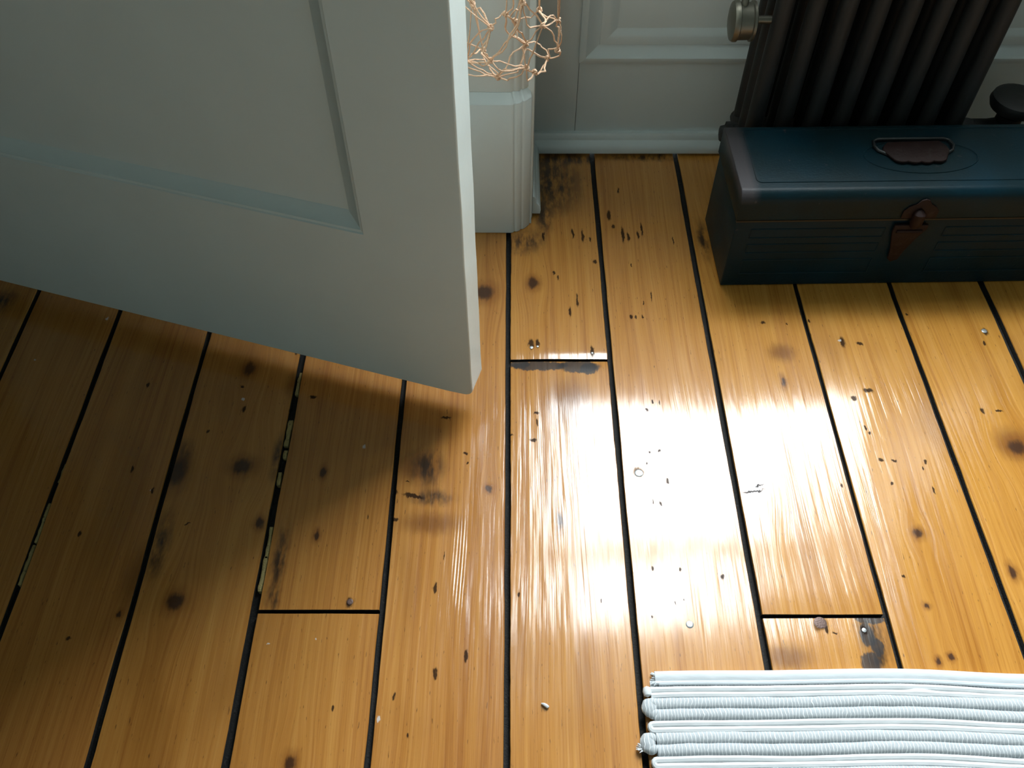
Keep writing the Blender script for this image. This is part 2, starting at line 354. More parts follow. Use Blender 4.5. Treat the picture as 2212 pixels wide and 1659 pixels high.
for a in [(1315,465,6,13),(1325,490,4,6),(1345,507,4,22),(1357,512,4,12),(1378,508,3,11),(1386,496,3,18),(1258,512,4,18),(1237,506,3,14),(1174,512,3,12),(1275,518,2,7),
          (1364,685,5,6),(1374,685,3,6),(1388,684,2,6),(1390,655,2,6),(1407,640,2,14),(1247,650,3,18),(1232,675,3,14),(1197,590,4,5),(1206,600,3,6),(1285,567,4,6),(1364,572,2,4),
          (1335,412,2,8),(1454,520,2,10),(1410,867,3,7),(1397,886,3,4),(1424,868,2,6),(1404,976,3,4),(1424,974,3,4),(1397,999,3,3),(1441,1040,3,8),(1411,1084,2,6),(1427,1087,3,6),
          (1410,1228,4,5),(1469,1231,3,6),(1409,1332,3,3),(1459,1303,2,5),(1477,1296,2,3),(1648,697,7,5),(1747,692,3,4),(1820,740,8,14),(1858,743,8,5),(1845,860,8,6),(1876,843,14,6),
          (1880,935,4,5),(1870,924,3,5),(1905,993,9,5),(1932,994,7,4),(1999,997,4,8),(1928,1045,4,5),(2017,1058,3,9),(2121,887,6,7),(1952,1246,4,4),(1995,1010,3,5),(1158,893,6,5),
          (1160,915,2,10),(1152,950,10,6),(940,1268,5,16),(940,1455,6,16),(1007,1417,4,14),(850,1505,3,12),(963,903,14,3),(676,857,11,4),(405,1133,8,2),(148,1378,6,6),(172,1152,5,7),
          (285,1015,4,8),(330,1060,4,8),(527,885,5,9),(450,932,5,5),(524,835,5,4),(755,1303,10,14),(1148,745,7,13),(1161,742,5,12),(1279,760,5,15),(2158,888,10,3),(2126,742,3,6),
          (1960,680,4,3),(1700,698,2,3),(1818,1050,3,6),(795,1115,2,6),(1300,1300,2,5),(1005,980,6,4),(1010,1000,3,4),(1100,940,12,3),(880,1040,6,2),(852,1063,10,6),(852,1122,10,5),
          (1560,1245,5,8),(1786,1360,4,12),(1805,1368,8,3),(320,830,4,8),(640,760,3,9),(1120,1285,3,8),(960,1200,2,10),(720,1530,4,10),(880,1590,3,9)]: mk('hole', *a)
mk('hole', 1628, 1062, 32, 2.5, 12); mk('hole', 1640, 1050, 14, 2, 20); mk('hole', 894, 1072, 30, 5, -14)
for a in [(787,965,4,6),(231,687,4,4),(526,862,5,5),(818,1552,4,9),(1813,735,6,4),(75,778,3,2),(682,1380,3,3),(326,1056,2,2),(580,1390,5,3)]: mk('white', *a, 0, .8)
mk('ridge', 992, 1210, 22, 150, 0, .7)
mk('hole', 1772, 1348, 20, 19, 0, .8); mk('hole', 1380, 1020, 15, 14, 0, .7); mk('hole', 1866, 1362, 10, 12); mk('hole', 2127, 716, 9, 9)

JOINTS = {('a', -.3272): [P(690, 1321).y], ('a', -.006): [P(1200, 778).y], ('a', .3122): [P(1780, 1331).y]}
SPECIAL = {-.006: 'curl', .4735: 'roll'}
def plank(x0, x1, y0, y1, idx, seed, vis):
    nx = 14 if vis else 3; ny = max(2, int((y1 - y0) / ((.009 if abs(idx + .006) < 1e-6 else .022) if vis else .4)))
    v = []; f = []; T = .011
    crown = random.uniform(-.0004, .0006); tilt = random.uniform(-.0005, .0005)
    if idx is not None and abs(idx + .006) < 1e-6: crown, tilt = .0008, .0002
    us = [0, .006] + [i / (nx - 2) for i in range(1, nx - 2)] + [.994, 1]
    for j in range(ny + 1):
        y = y0 + (y1 - y0) * j / ny
        w0 = (noise.noise((y * 9, seed, 0)) * .0011 + noise.noise((y * 60, seed, 5)) * .0005) if vis else 0
        w1 = (noise.noise((y * 9, seed, 9)) * .0011 + noise.noise((y * 60, seed, 15)) * .0005) if vis else 0
        for i, u in enumerate(us):
            x = (x0 + w0) + (x1 + w1 - x0 - w0) * u
            s = 2 * u - 1
            z = crown * (1 - s * s) + tilt * s
            if vis:
                z += noise.noise((x * 11, y * 3.2, seed)) * .0009 + noise.noise((x * 30, y * 8, seed + 4)) * .00022
            if i in (0, len(us) - 1): z -= .0012
            d = min(j, ny - j)
            if d == 0: z -= .0008
            if idx is not None:
                if abs(idx - .4735) < 1e-6 and u < .32:                 # worn-down left edge
                    z -= .0024 * (1 - u / .32) ** 1.7
                if abs(idx + .006) < 1e-6:                               # ends curl up at the butt joint
                    dd = abs(y - JOINTS[('a', -.006)][0])
                    if y > JOINTS[('a', -.006)][0]: z -= .0012 * math.exp(-dd / .012) * (.4 + .6 * u)
                    else: z -= .0006 * math.exp(-dd / .03)
                    z += .0007 * math.sin(u * 9 + y * 6) * (.5 + .5 * math.sin(y * 7))
            v.append((x, y, z))
    n = len(us)
    f += [(j*n+i, j*n+i+1, (j+1)*n+i+1, (j+1)*n+i) for j in range(ny) for i in range(n - 1)]
    b0 = len(v)
    # skirt
    ring = [(0, i) for i in range(n)] + [(j, n-1) for j in range(1, ny+1)] + [(ny, i) for i in range(n-2, -1, -1)] + [(j, 0) for j in range(ny-1, 0, -1)]
    for j, i in ring:
        p = v[j*n+i]; v.append((p[0], p[1], -T))
    m_ = len(ring)
    for k in range(m_):
        a = ring[k]; b = ring[(k+1) % m_]
        f.append((b[0]*n+b[1], a[0]*n+a[1], b0+k, b0+(k+1) % m_))
    me = bpy.data.meshes.new('plank'); me.from_pydata(v, [], f)
    nt = (n - 1) * ny
    for p in me.polygons: p.use_smooth = True; p.material_index = 0 if p.index < nt else 1
    me.set_sharp_from_angle(angle=R(50))
    o = bpy.data.objects.new('plank', me); link(o, floor)
    return o
TONE = {-.165: -.03, -.3272: -.02, -.4838: -.02, -.639: -.04, -.786: -.04, .4735: .05, .6315: .06, .786: .06, .3122: .03}
planks = []
M_generic = None
for gi in range(len(allg) - 1):
    (ga, wa), (gb, wb) = allg[gi], allg[gi + 1]
    xa, xb = ga + wa / 2, gb - wb / 2; xc = (xa + xb) / 2
    yend = YA + .010 if EX0 - .06 < xc < EX1 + .05 else YW - .002
    vis = -.97 < xc < .99
    cuts = JOINTS.get(('a', ga), []) or [random.uniform(-1.8, .0)]
    ys = [YB] + sorted(cuts) + [yend]
    for k in range(len(ys) - 1):
        y0, y1 = ys[k] + (.0027 if k else 0), ys[k + 1] - (.0027 if k < len(ys) - 2 else 0)
        if vis and y0 < .2 and y1 > .25 and not JOINTS.get(('a', ga)): pass
        o = plank(xa, xb, y0, y1, ga, gi * 5.3 + k * 1.7, vis and y1 > .1)
        if vis and y1 > .2:
            mks = [q for q in MARKS if xa - .004 < q[1] < xb + .004 and y0 - .004 < q[2] < y1 + .004]
            o.data.materials.append(pine('varnished_pine', gi * 1.9 + k * .63 + 1, mks, tone=TONE.get(ga, 0.0)))
        else:
            if M_generic is None: M_generic = pine('varnished_pine_plain', 0.4, [])
            o.data.materials.append(M_generic)
        o.data.materials.append(M_gap)          # grimy sawn edges
        planks.append((xa, xb, y0, y1, o))
def plank_at(x, y):
    for xa, xb, y0, y1, o in planks:
        if xa <= x <= xb and y0 <= y <= y1: return o
    return floor

# nails driven into the planks
def nail(px, py, r, mat, label, dome=.0006, sq=1.0):
    c = P(px, py); o_ = plank_at(c.x, c.y)
    z = max((v.co.z for v in o_.data.vertices if abs(v.co.x - c.x) < .014 and abs(v.co.y - c.y) < .014 and v.co.z > -.005), default=0)
    b = MB().lathe([(r * .9, -.004), (r, .0002), (r * .94, dome * .7), (r * .55, dome), (.0001, dome * 1.1)], 14, Matrix.Translation((c.x, c.y, z)) @ Matrix.Diagonal((1, sq, 1, 1)))
    o = b.build('nail', mat, o_, smooth=True); o['label'] = label
for a in [(1148, 751, .0028, M_nail, 'small silver nail head in a dark hole'), (1161, 749, .0019, M_nail, 'tiny silver nail head beside the larger one'),
          (1279, 763, .0018, M_nail, 'tiny bright nail head near the board end'), (756, 1300, .0042, M_rust, 'dark nail head by the joint'),
          (1380, 1022, .0062, M_nail, 'round nail head in the bright reflection'), (1772, 1346, .0082, M_rust, 'large rusty brown nail head'),
          (1866, 1362, .0030, M_nail, 'small white silver nail head on dark stain'), (1490, 1349, .0050, M_nail, 'blue grey nail head'), (2126, 715, .0045, M_nail, 'grey nail head')]: nail(*a)

# crumbling yellow filler left in two of the gaps
def filler(px, y0, y1, gx, w, off=0.0):
    a, b = P(px, y1).y, P(px, y0).y
    n = max(3, int((b - a) / .006)); poly = []
    L_ = [(gx + off - w / 2 + random.uniform(-.0008, .0008), a + (b - a) * k / n) for k in range(n + 1)]
    R_ = [(gx + off + w / 2 + random.uniform(-.0008, .0008), a + (b - a) * k / n) for k in range(n, -1, -1)]
    MB().prism(L_ + R_, lambda p, q, t: (p, q, t), -.0109, -.0022).build('gap_filler', M_fill, floor, bevel=.0005, seg=1)
for px, y0, y1, w, off in [(648, 803, 850, .0045, .0012), (624, 906, 961, .0062, .0), (614, 971, 988, .0052, .0008), (604, 1018, 1046, .0056, -.0006), (585, 1136, 1205, .005, .0016), (575, 1200, 1276, .0055, .0014)]:
    filler(px, y0, y1, -.3272, w, off)
for px, y0, y1, w, off in [(135, 1000, 1040, .0022, .0018), (95, 1085, 1170, .0040, .0006), (60, 1175, 1262, .0042, .0002)]: filler(px, y0, y1, -.639, w, off)

# walls and ceiling
wl_ = MB()
wl_.box((XL - .12, YW, 0), (EX0 - .002, 1.55, ZC)); wl_.box((EX1, YW, 0), (XR + .1, 1.55, ZC)); wl_.box((EX0 - .002, YW, 2.76), (EX1, 1.55, ZC))
wl_.box((EX0 - .002, YA + .012, 0), (EX1, 1.55, .735))
wall_back = struct(wl_.build('wall_back', M_wall), 'painted window wall with a panelled recess behind the radiator', 'wall')
ap = MB().box((EX0 - .003, YA, .002), (.1176, YA + .014, .735)).build('apron_stile', M_wall, wall_back, bevel=.0007)
MB().box((.1182, YA, .002), (EX1, YA + .014, .735)).build('apron_board', M_wall, wall_back, bevel=.0007)
# raised mitred moulding of the apron panel
prof = [(0, 0), (0, .0075), (.005, .0105), (.011, .0105), (.0135, .0075), (.033, .0022), (.0345, .0045), (.046, .0052), (.052, .0030), (.062, .0004), (.062, 0)]
def mitred(x0, x1, z0, z1, parent):
    for side in range(4):
        b = MB(); va, vb = [], []
        for d, h in prof:
            q = [((x0+d, z0+d), (x1-d, z0+d)), ((x1-d, z0+d), (x1-d, z1-d)), ((x1-d, z1-d), (x0+d, z1-d)), ((x0+d, z1-d), (x0+d, z0+d))][side]
            va.append((q[0][0], YA - h, q[0][1])); vb.append((q[1][0], YA - h, q[1][1]))
        n = len(prof); b.add(va + vb, [(i, i+1, n+i+1, n+i) for i in range(n-1)])
        b.build('panel_moulding', M_wall, parent, smooth=True)
mitred(.1165, .985, .190, .70, wall_back)
struct(MB().prism([(YA, .045), (YA - .008, .045), (YA - .0105, .041), (YA - .011, .032), (YA - .013, .030), (YA - .0185, .024), (YA - .0205, .014), (YA - .019, .007), (YA, .007)],
      lambda a, b, t: (t, a, b), EX0 + .002, EX1 - .002).build('baseboard_back', M_wall, smooth=True), 'low painted skirting strip at the foot of the panelled recess', 'skirting')

# window casing with plinth block (left one is in view, right one mirrors it)
def casing(mir, name, label):
    X = (lambda x: x) if not mir else (lambda x: EX0 + EX1 - x)
    root = empty(name, (X(-.02), 1.16, 0)); struct(root, label, 'trim')
    M_ = Matrix.Translation((-X(-.02), -1.16, 0))
    def part(nm, poly, z0, z1, bev=.0015, top=None):
        b = MB(); b.prism(poly, lambda a, c, t: (X(a) - X(-.02), c - 1.16, t), z0, z1)
        return b.build(nm, M_wall, root, bevel=bev)
    pl = [(-.112, 1.1695), (-.112, 1.1445), (-.002, 1.1435), (.002, 1.1445), (.004, 1.1475), (.007, 1.1465), (.013, 1.1490), (.016, 1.1535), (.019, 1.1530), (.025, 1.1580), (.030, 1.1640), (.031, 1.1695), (.031, 1.1800), (-.05, 1.1800)]
    part('plinth_block', pl, .0015, .262)
    # sloping cap: shrink towards the casing face
    lo = pl[:-2]; b = MB(); n = len(lo)
    sh = [(a - (.0 if a < 0 else .004), min(c + .011, 1.1765)) for a, c in lo]
    vs_ = [(X(a) - X(-.02), c - 1.16, .262) for a, c in lo] + [(X(a) - X(-.02), c - 1.16, .276) for a, c in sh]
    b.add(vs_, [tuple(range(n-1, -1, -1)), tuple(range(n, 2*n))] + [(i, (i+1) % n, n+(i+1) % n, n+i) for i in range(n)])
    b.build('plinth_cap', M_wall, root)
    cs = [(-.106, 1.1695), (-.106, 1.1560), (-.004, 1.1550), (.000, 1.1560), (.003, 1.1585), (.006, 1.1575), (.012, 1.1600), (.015, 1.1640), (.018, 1.1635), (.024, 1.1690), (.029, 1.1740), (.031, 1.1830), (-.05, 1.1830)]
    part('casing_board', cs, .2755, 2.84)
    part('recess_lining', [(.0315, 1.1800), (.0345, 1.1790), (.0358, 1.1830), (.0360, 1.377), (.0315, 1.377)], .004, 2.76)
    sk = MB(); sp_ = [(.036, .045), (.040, .044), (.0425, .040), (.043, .031), (.0455, .029), (.0495, .023), (.051, .014), (.050, .006), (.036, .006)]
    sk.prism(sp_, lambda a, c, t: (X(a) - X(-.02), t - 1.16, c), 1.189, 1.357).build('skirting_return', M_wall, root, bevel=.001)
    return root
casing(False, 'trim_1', 'white painted window casing and plinth block beside the open door edge')
casing(True, 'trim_2', 'white painted window casing on the far side of the recess')
# window
win = MB().box((EX0 - .01, 1.335, .737), (EX1 + .01, 1.50, .765)).build('window_1', M_wall, bevel=.006)
struct(win, 'tall sash window above the radiator', 'window')
f_ = MB(); f_.box((EX0, 1.40, .765), (EX0 + .035, 1.50, 2.76)); f_.box((EX1 - .035, 1.40, .765), (EX1, 1.50, 2.76)); f_.box((EX0 + .035, 1.40, 2.72), (EX1 - .035, 1.50, 2.76))
f_.build('window_frame', M_wall, win)
for z0, z1, y in ((.765, 1.842, 1.425), (1.818, 2.72, 1.455)):
    s_ = MB(); a, b = EX0 + .035, EX1 - .035
    s_.box((a, y, z0), (a + .035, y + .028, z1)); s_.box((b - .035, y, z0), (b, y + .028, z1)); zb, zt = (.045, .024) if z0 < 1 else (.024, .04)
    s_.box((a + .035, y, z0), (b - .035, y + .028, z0 + zb)); s_.box((a + .035, y, z1 - zt), (b - .035, y + .028, z1))
    so = s_.build('sash', M_wall, win)
    MB().box((a + .035, y + .011, z0 + zb), (b - .035, y + .015, z1 - zt)).build('pane', M_glass, so)
# portal guides light sampling through the opening (emits nothing)
pd = bpy.data.lights.new('window_portal', 'AREA'); pd.shape = 'RECTANGLE'; pd.size = EX1 - EX0; pd.size_y = 2.0
po = bpy.data.objects.new('window_portal', pd); C.objects.link(po); po.location = ((EX0 + EX1) / 2, 1.53, 1.76); po.rotation_euler = (-math.pi / 2, 0, 0); pd.cycles.is_portal = True

struct(MB().box((XR, YB, 0), (XR + .1, YW, ZC)).build('wall_right', M_plaster), 'plain plaster wall on the right', 'wall')
struct(MB().box((XL - 1.2, YB - .1, 0), (XR + .1, YB, ZC)).build('wall_front', M_plaster), 'plain plaster wall behind the camera', 'wall')
struct(MB().box((XL - 1.2, YB - .1, ZC), (XR + .1, 1.55, ZC + .1)).build('ceiling', M_ceiling), 'plain painted ceiling', 'ceiling')
wl_ = MB(); wl_.box((XL - .1, YB, 0), (XL, .12, ZC)); wl_.box((XL - .1, 1.06, 0), (XL, YW, ZC)); wl_.box((XL - .1, .12, 2.08), (XL, 1.06, ZC))
struct(wl_.build('wall_left', M_plaster), 'plain plaster wall with the doorway', 'wall')
wl_ = MB(); wl_.box((XL - 1.2, YB, 0), (XL - 1.1, YW, ZC)); wl_.box((XL - 1.1, YW, 0), (XL - .12, YW + .1, ZC))
struct(wl_.build('wall_hall', M_plaster), 'plaster wall of the hall beyond the doorway', 'wall')
struct(MB().box((XL - .11, .06, 0), (XL + .012, .12, 2.14)).box((XL - .11, 1.06, 0), (XL + .012, 1.12, 2.14)).box((XL - .11, .12, 2.08), (XL + .012, 1.06, 2.14)).build('trim_3', M_door, bevel=.003), 'painted frame of the doorway', 'trim')

# ------------------------------------------------------------------ the open door
DC = Vector((-.069 + .9563 * .0115, .767 - .2922 * .0115, 0)) * .978; DA = math.atan2(-.2922, .9563); TH = .044; DW = .86
door = empty('door_1', DC, DA)         # local x along the leaf (free edge at 0, hinge at -DW), y through its thickness
struct(door, 'white painted panelled door standing open over the planks', 'door')
Z0, Z1 = .052, 2.04; PS0, PS1 = -DW + .13, -.128; PZ0, PZ1 = .328, .93
arc = lambda cx, cz, r, a0, a1, n: [(cx + r * math.cos(R(a0 + (a1 - a0) * k / n)), cz + r * math.sin(R(a0 + (a1 - a0) * k / n))) for k in range(n + 1)]
st_poly = [(PS1, Z0), (-.030, Z0 - .0005)] + arc(-.013, Z0 + .014, .0145, -86, -4, 6) + [(0, Z0 + .10), (-.0006, .5), (0, .9), (0, Z1), (PS1, Z1)]
# ragged paint edge along the free side
edge = [(0 + noise.noise((z * 14, 3, 1)) * .0009, z) for z in [Z0 + .05 + i * .03 for i in range(64)]]
st_poly = [(PS1, Z0), (-.030, Z0 - .0005)] + arc(-.013, Z0 + .014, .0135, -86, -4, 6) + edge + [(0, Z1), (PS1, Z1)]
MB().prism(st_poly, lambda a, b, t: (a, t, b), 0, TH).build('stile', M_door, door)
bevel_where(door.children[-1], lambda c_: c_.x > PS1 + .02, .0022)
MB().box((-DW, 0, Z0), (PS0, TH, Z1)).build('stile', M_door, door)
for a, b in ((Z0, PZ0), (PZ1, 1.10), (1.90, Z1)):
    MB().box((PS0, 0, a), (PS1, TH, b)).build('rail', M_door, door)
dprof = [(0, 0.0), (.0012, .0018), (.0045, .0024), (.0055, .0042), (.021, .0128), (.0225, .0150)]
for pz0, pz1 in ((PZ0, PZ1), (1.10, 1.90)):
    for yb, sgn in ((0, 1), (TH, -1)):
        for side in range(4):
            va, vb = [], []
            for d, h in dprof:
                q = [((PS0+d, pz0+d), (PS1-d, pz0+d)), ((PS1-d, pz0+d), (PS1-d, pz1-d)), ((PS1-d, pz1-d), (PS0+d, pz1-d)), ((PS0+d, pz1-d), (PS0+d, pz0+d))][side]
                va.append((q[0][0], yb + sgn * h, q[0][1])); vb.append((q[1][0], yb + sgn * h, q[1][1]))
            n = len(dprof)
            MB().add(va + vb, [(i, i+1, n+i+1, n+i) for i in range(n-1)]).build('panel_moulding', M_door, door, smooth=True)
    MB().box((PS0 + .001, .0145, pz0 + .001), (PS1 - .001, TH - .0145, pz1 - .001)).build('panel', M_door, door)
KZ = .97
for y, s in ((TH, 1), (0, -1)):
    kb = MB().lathe([(.026, 0), (.026, .004), (.010, .006), (.009, .030), (.014, .036), (.026, .046), (.028, .056), (.020, .066), (.001, .068)], 24, Matrix.Translation((-.062, y, KZ)) @ Matrix.Rotation(-s * math.pi / 2, 4, 'X'))
    kb.build('door_knob', M_brass, door, smooth=True)
for hz in (.25, 1.05, 1.85):
    MB().lathe([(.007, -.045), (.007, .045)], 12, Matrix.Translation((-DW - .004, -.004, hz))).build('hinge', M_brass, door, smooth=True)

# ------------------------------------------------------------------ radiator
RX = [.401 + .0470 * k for k in range(8)]; RY = [1.222, 1.262, 1.302]; RZ0, RZ1 = .105, .62
rad = empty('radiator', (.55, 1.262, 0)); tag(rad, 'black cast iron column radiator behind the toolbox, under the window', 'radiator')
def section_mesh():
    b = MB()
    for y in RY:
        b.lathe([(.004, RZ0 + .012), (.0125, RZ0 + .016), (.0136, RZ0 + .03), (.0136, RZ1 - .03), (.0125, RZ1 - .016), (.004, RZ1 - .012)], 20,
                Matrix.Translation((0, y - 1.262, 0)) @ Matrix.Diagonal((1.0, 1.10, 1, 1)))
    for zc in (RZ0 + .018, RZ1 - .018):
        b.tube([(0, RY[0] - 1.262 - .015, zc), (0, RY[0] - 1.262 - .010, zc), (0, RY[-1] - 1.262 + .010, zc), (0, RY[-1] - 1.262 + .015, zc)], [.008, .0165, .0165, .008], 16)
        b.lathe([(.016, -.0235), (.018, -.017), (.018, .017), (.016, .0235)], 18, Matrix.Translation((0, 0, zc)) @ Matrix.Rotation(math.pi / 2, 4, 'Y'))
    return b.mesh('section', M_iron, True)
sm = section_mesh()
for x in RX:
    o = bpy.data.objects.new('section', sm); link(o, rad); o.location = (x - .55, 0, 0)
for x in (RX[0], RX[-1]):
    for y in (RY[0] + .002, RY[-1]):
        MB().tube([(x - .55, y - 1.262, RZ0 + .025), (x - .55, y - 1.262, .05), (x - .55, y - 1.262, .012), (x - .55, y - 1.262, .001)], [.011, .009, .012, .014], 12).build('foot', M_iron, rad, smooth=True)
# blanking plug low on the end section
MB().lathe([(.0205, 0), (.0205, .008), (.015, .010), (.013, .018), (.003, .019)], 8, Matrix.Translation((RX[0] - .0235 - .55, 0, RZ0 + .018)) @ Matrix.Rotation(-math.pi / 2, 4, 'Y')).build('end_plug', M_iron, rad)
# nickel air vent on its little elbow
av = empty('air_vent', (0, 0, 0), parent=rad); av['label'] = 'tarnished nickel air vent drum'
VX, VY, VZ = .326 - .55, 1.223 - 1.262, .352
def ax(x, y, z): return Matrix.Translation((x, y, z)) @ Matrix.Rotation(math.pi / 2, 4, 'Y')
MB().lathe([(.018, -.0005), (.0275, .002), (.0295, .006), (.0295, .010), (.0270, .0115), (.0265, .029), (.0290, .0305), (.0290, .034), (.020, .037)], 30, ax(VX, VY, VZ)).build('vent_drum', M_nickel, av, smooth=True)
MB().lathe([(.0055, .020), (.0055, .034), (.0038, .036), (.0038, .060), (.005, .062), (.001, .064)], 14, Matrix.Translation((VX + .016, VY, VZ))).build('vent_nozzle', M_nickel, av, smooth=True)
MB().lathe([(.006, .034), (.006, .074)], 12, ax(VX, VY + .004, VZ)).build('vent_neck', M_nickel, av, smooth=True)
# valve with black hand wheel on the other end
vv = empty('valve', (0, 0, 0), parent=rad); vv['label'] = 'black iron valve with round hand wheel'
WX, WY = .842 - .55, 1.258 - 1.262
MB().tube([(RX[-1] + .02 - .55, WY, RZ0 + .03), (WX - .03, WY, RZ0 + .03), (WX, WY, RZ0 + .03)], [.018, .018, .022], 16).build('union', M_iron, vv, smooth=True)
MB().lathe([(.024, 0), (.027, .006), (.023, .012), (.021, .03), (.014, .034)], 6, ax(RX[-1] + .022 - .55, WY, RZ0 + .03)).build('union_nut', M_iron, vv)
MB().tube([(WX, WY, .0), (WX, WY, .06), (WX, WY, RZ0 + .01), (WX, WY, RZ0 + .06)], [.017, .017, .024, .020], 18).build('valve_body', M_iron, vv, smooth=True)
MB().lathe([(.019, RZ0 + .040), (.021, RZ0 + .044), (.021, RZ0 + .060), (.014, RZ0 + .064), (.010, RZ0 + .076)], 16, Matrix.Translation((WX, WY, 0))).build('bonnet', M_iron, vv, smooth=True)
MB().lathe([(.012, .176), (.030, .174), (.040, .179), (.0435, .188), (.041, .197), (.030, .202), (.012, .200), (.001, .202)], 30, Matrix.Translation((WX, WY, 0))).build('hand_wheel', M_iron, vv, smooth=True)

# ------------------------------------------------------------------ toolbox
TL, TD, TH1, TH2 = .565, .168, .143, .196
tb = empty('toolbox', (.3445, 1.0145, .001), R(1.1)); tag(tb, 'old dark blue-green steel toolbox with red latch on the floor by the radiator', 'toolbox')
def rounded(poly_fn, *a): return poly_fn(*a)
body = MB(); body.box((0.0022, 0.0022, 0), (TL - .0022, TD - .0022, TH1)); ob = body.build('body', M_tool, tb, bevel=.0022)
rb = MB()
for z0, z1 in ((.028, .058), (.074, .092), (.106, .124)):
    for zz in (z0, z1): rb.tube([(.028, .0022, zz), (TL / 2 - .045, .0022, zz)], .0011, 6); rb.tube([(TL / 2 + .05, .0022, zz), (TL - .028, .0022, zz)], .0011, 6)
    for xx in (.028, TL / 2 - .045, TL / 2 + .05, TL - .028): rb.tube([(xx, .0022, z0), (xx, .0022, z1)], .0011, 6)
rb.build('embossed_rib', M_tool, ob, smooth=True)
MB().box((.0, -.0006, TH1 - .002), (TL, .0026, TH1 + .001)).build('seam_lip', M_wire, ob)
# lid: rounded long edges, inset field with rounded corners
sec = [(-.0008, TH1 + .0015), (-.0008, TH2 - .020)] + [(.0145 - .0153 * math.cos(R(a)), TH2 - .018 + .018 * math.sin(R(a))) for a in (12, 28, 45, 62, 78, 90)] \
    + [(TD * .5, TH2 + .0012)] + [(TD - .008 + .0085 * math.sin(R(a)), TH2 - .010 + .010 * math.cos(R(a))) for a in (0, 25, 50, 75, 90)] + [(TD + .0005, TH1 + .0015)]
lid = MB().prism(sec, lambda a, b, t: (t, a, b), -.0006, TL + .0006).build('lid', M_tool, tb, bevel=.0012)
rr = lambda x0, x1, y0, y1, r, n=6: arc(x1 - r, y1 - r, r, 0, 90, n) + arc(x0 + r, y1 - r, r, 90, 180, n) + arc(x0 + r, y0 + r, r, 180, 270, n) + arc(x1 - r, y0 + r, r, 270, 360, n)
def lidz(y): return TH2 + .0012 * (1 - abs(y / TD - .5) * 2)
def pline(name, pts, r, mat, parent, h=0.0): return MB().tube([(x, y, lidz(y) + h) for x, y in pts + pts[:1]], r, 6, caps=False).build(name, mat, parent, smooth=True)
pline('embossed_border', rr(.026, TL - .026, .026, TD - .014, .008), .0010, M_tool, lid)
hx = TL / 2 + .008
pline('embossed_oval', [(hx + .088 * math.cos(2 * math.pi * k / 40), .083 + .040 * math.sin(2 * math.pi * k / 40)) for k in range(40)], .0013, M_tool, lid)
# folded carrying handle
hd = empty('handle', (hx - .006, .090, TH2 + .0022), 0, tb); hd['label'] = 'folded wire handle with worn red grip'
MB().tube([(-.046, -.004, .001), (-.058, .004, .002), (-.062, .014, .003), (-.060, .026, .003), (-.052, .031, .003), (0, .031, .003), (.052, .031, .003), (.060, .026, .003), (.062, .014, .003), (.058, .004, .002), (.046, -.004, .001)], .0026, 8).build('bail', M_wire, hd, smooth=True)
gp = [(-.050, .010), (-.052, .002), (-.046, -.010)] + [(-.040 + .080 * k / 16, -.022 - .0035 * abs(math.sin(math.pi * k / 4)) - .004 * math.sin(math.pi * k / 16)) for k in range(17)] + [(.046, -.010), (.052, .002), (.050, .012), (.042, .024), (-.040, .022)]
MB().prism(gp, lambda a, b, t: (a, b, t), .0004, .0048).build('grip', M_tool_red, hd, bevel=.0016)
# latch
lt = empty('latch', (TL / 2 - .004, -.0012, 0), 0, tb); lt['label'] = 'rusty red draw latch'
lp = [(-.027, TH1 + .004), (-.027, TH1 + .018), (-.021, TH1 + .027), (-.011, TH1 + .032), (-.006, TH1 + .039), (0, TH1 + .041), (.006, TH1 + .039), (.011, TH1 + .032), (.021, TH1 + .026), (.027, TH1 + .018), (.027, TH1 + .004)]
MB().prism(lp, lambda a, b, t: (a, t, b), -.0022, .0004).build('catch_plate', M_tool_red, lt, bevel=.0008)
MB().tube([(-.003, -.002, TH1 + .019), (-.003, -.006, TH1 + .016), (-.003, -.0065, TH1 - .002), (-.003, -.004, TH1 - .010)], [.006, .0095, .0095, .006], 12).build('hook', M_tool_red, lt, smooth=True)
hp = [(-.031, TH1 - .008), (.021, TH1 - .008), (.021, TH1 - .018), (.012, TH1 - .034), (.001, TH1 - .064), (-.003, TH1 - .082), (-.013, TH1 - .086), (-.019, TH1 - .080), (-.022, TH1 - .058), (-.031, TH1 - .024)]
MB().prism(hp, lambda a, b, t: (a, t, b), -.0040, .0004).build('hasp', M_tool_red, lt, bevel=.0012)
MB().tube([(-.026, -.004, TH1 - .020), (.014, -.004, TH1 - .020)], .0032, 8).build('hinge_pin', M_tool_red, lt, smooth=True)

# ------------------------------------------------------------------ knotted net bag hanging from the knob behind the door
bag = empty('net_bag', (-.03, .93, .46)); tag(bag, 'peach knotted cord net bag hanging beside the door edge', 'bag')
BO = Vector((-.03, .93, .46))
KN = {}
def kn(k, px, py, Y): KN[k] = wall_pt(px, py, Y)
for k, px, py, Y in [(1,1092,31,.895),(2,1060,60,.888),(3,1044,108,.965),(4,1137,94,.968),(5,1060,130,.895),(6,1137,147,.905),(7,1076,167,.935),(8,1173,55,.905),(9,1207,44,.935),
                     (10,1204,108,.935),(11,1183,126,.962),(12,1155,156,.93),(13,1129,7,.888),(14,1165,22,.972),(15,1007,132,.935),(16,1020,10,.90),(17,1112,45,.972)]: kn(k, px, py, Y)
def kz(k, x, y, z): KN[k] = Vector((x, y, z))
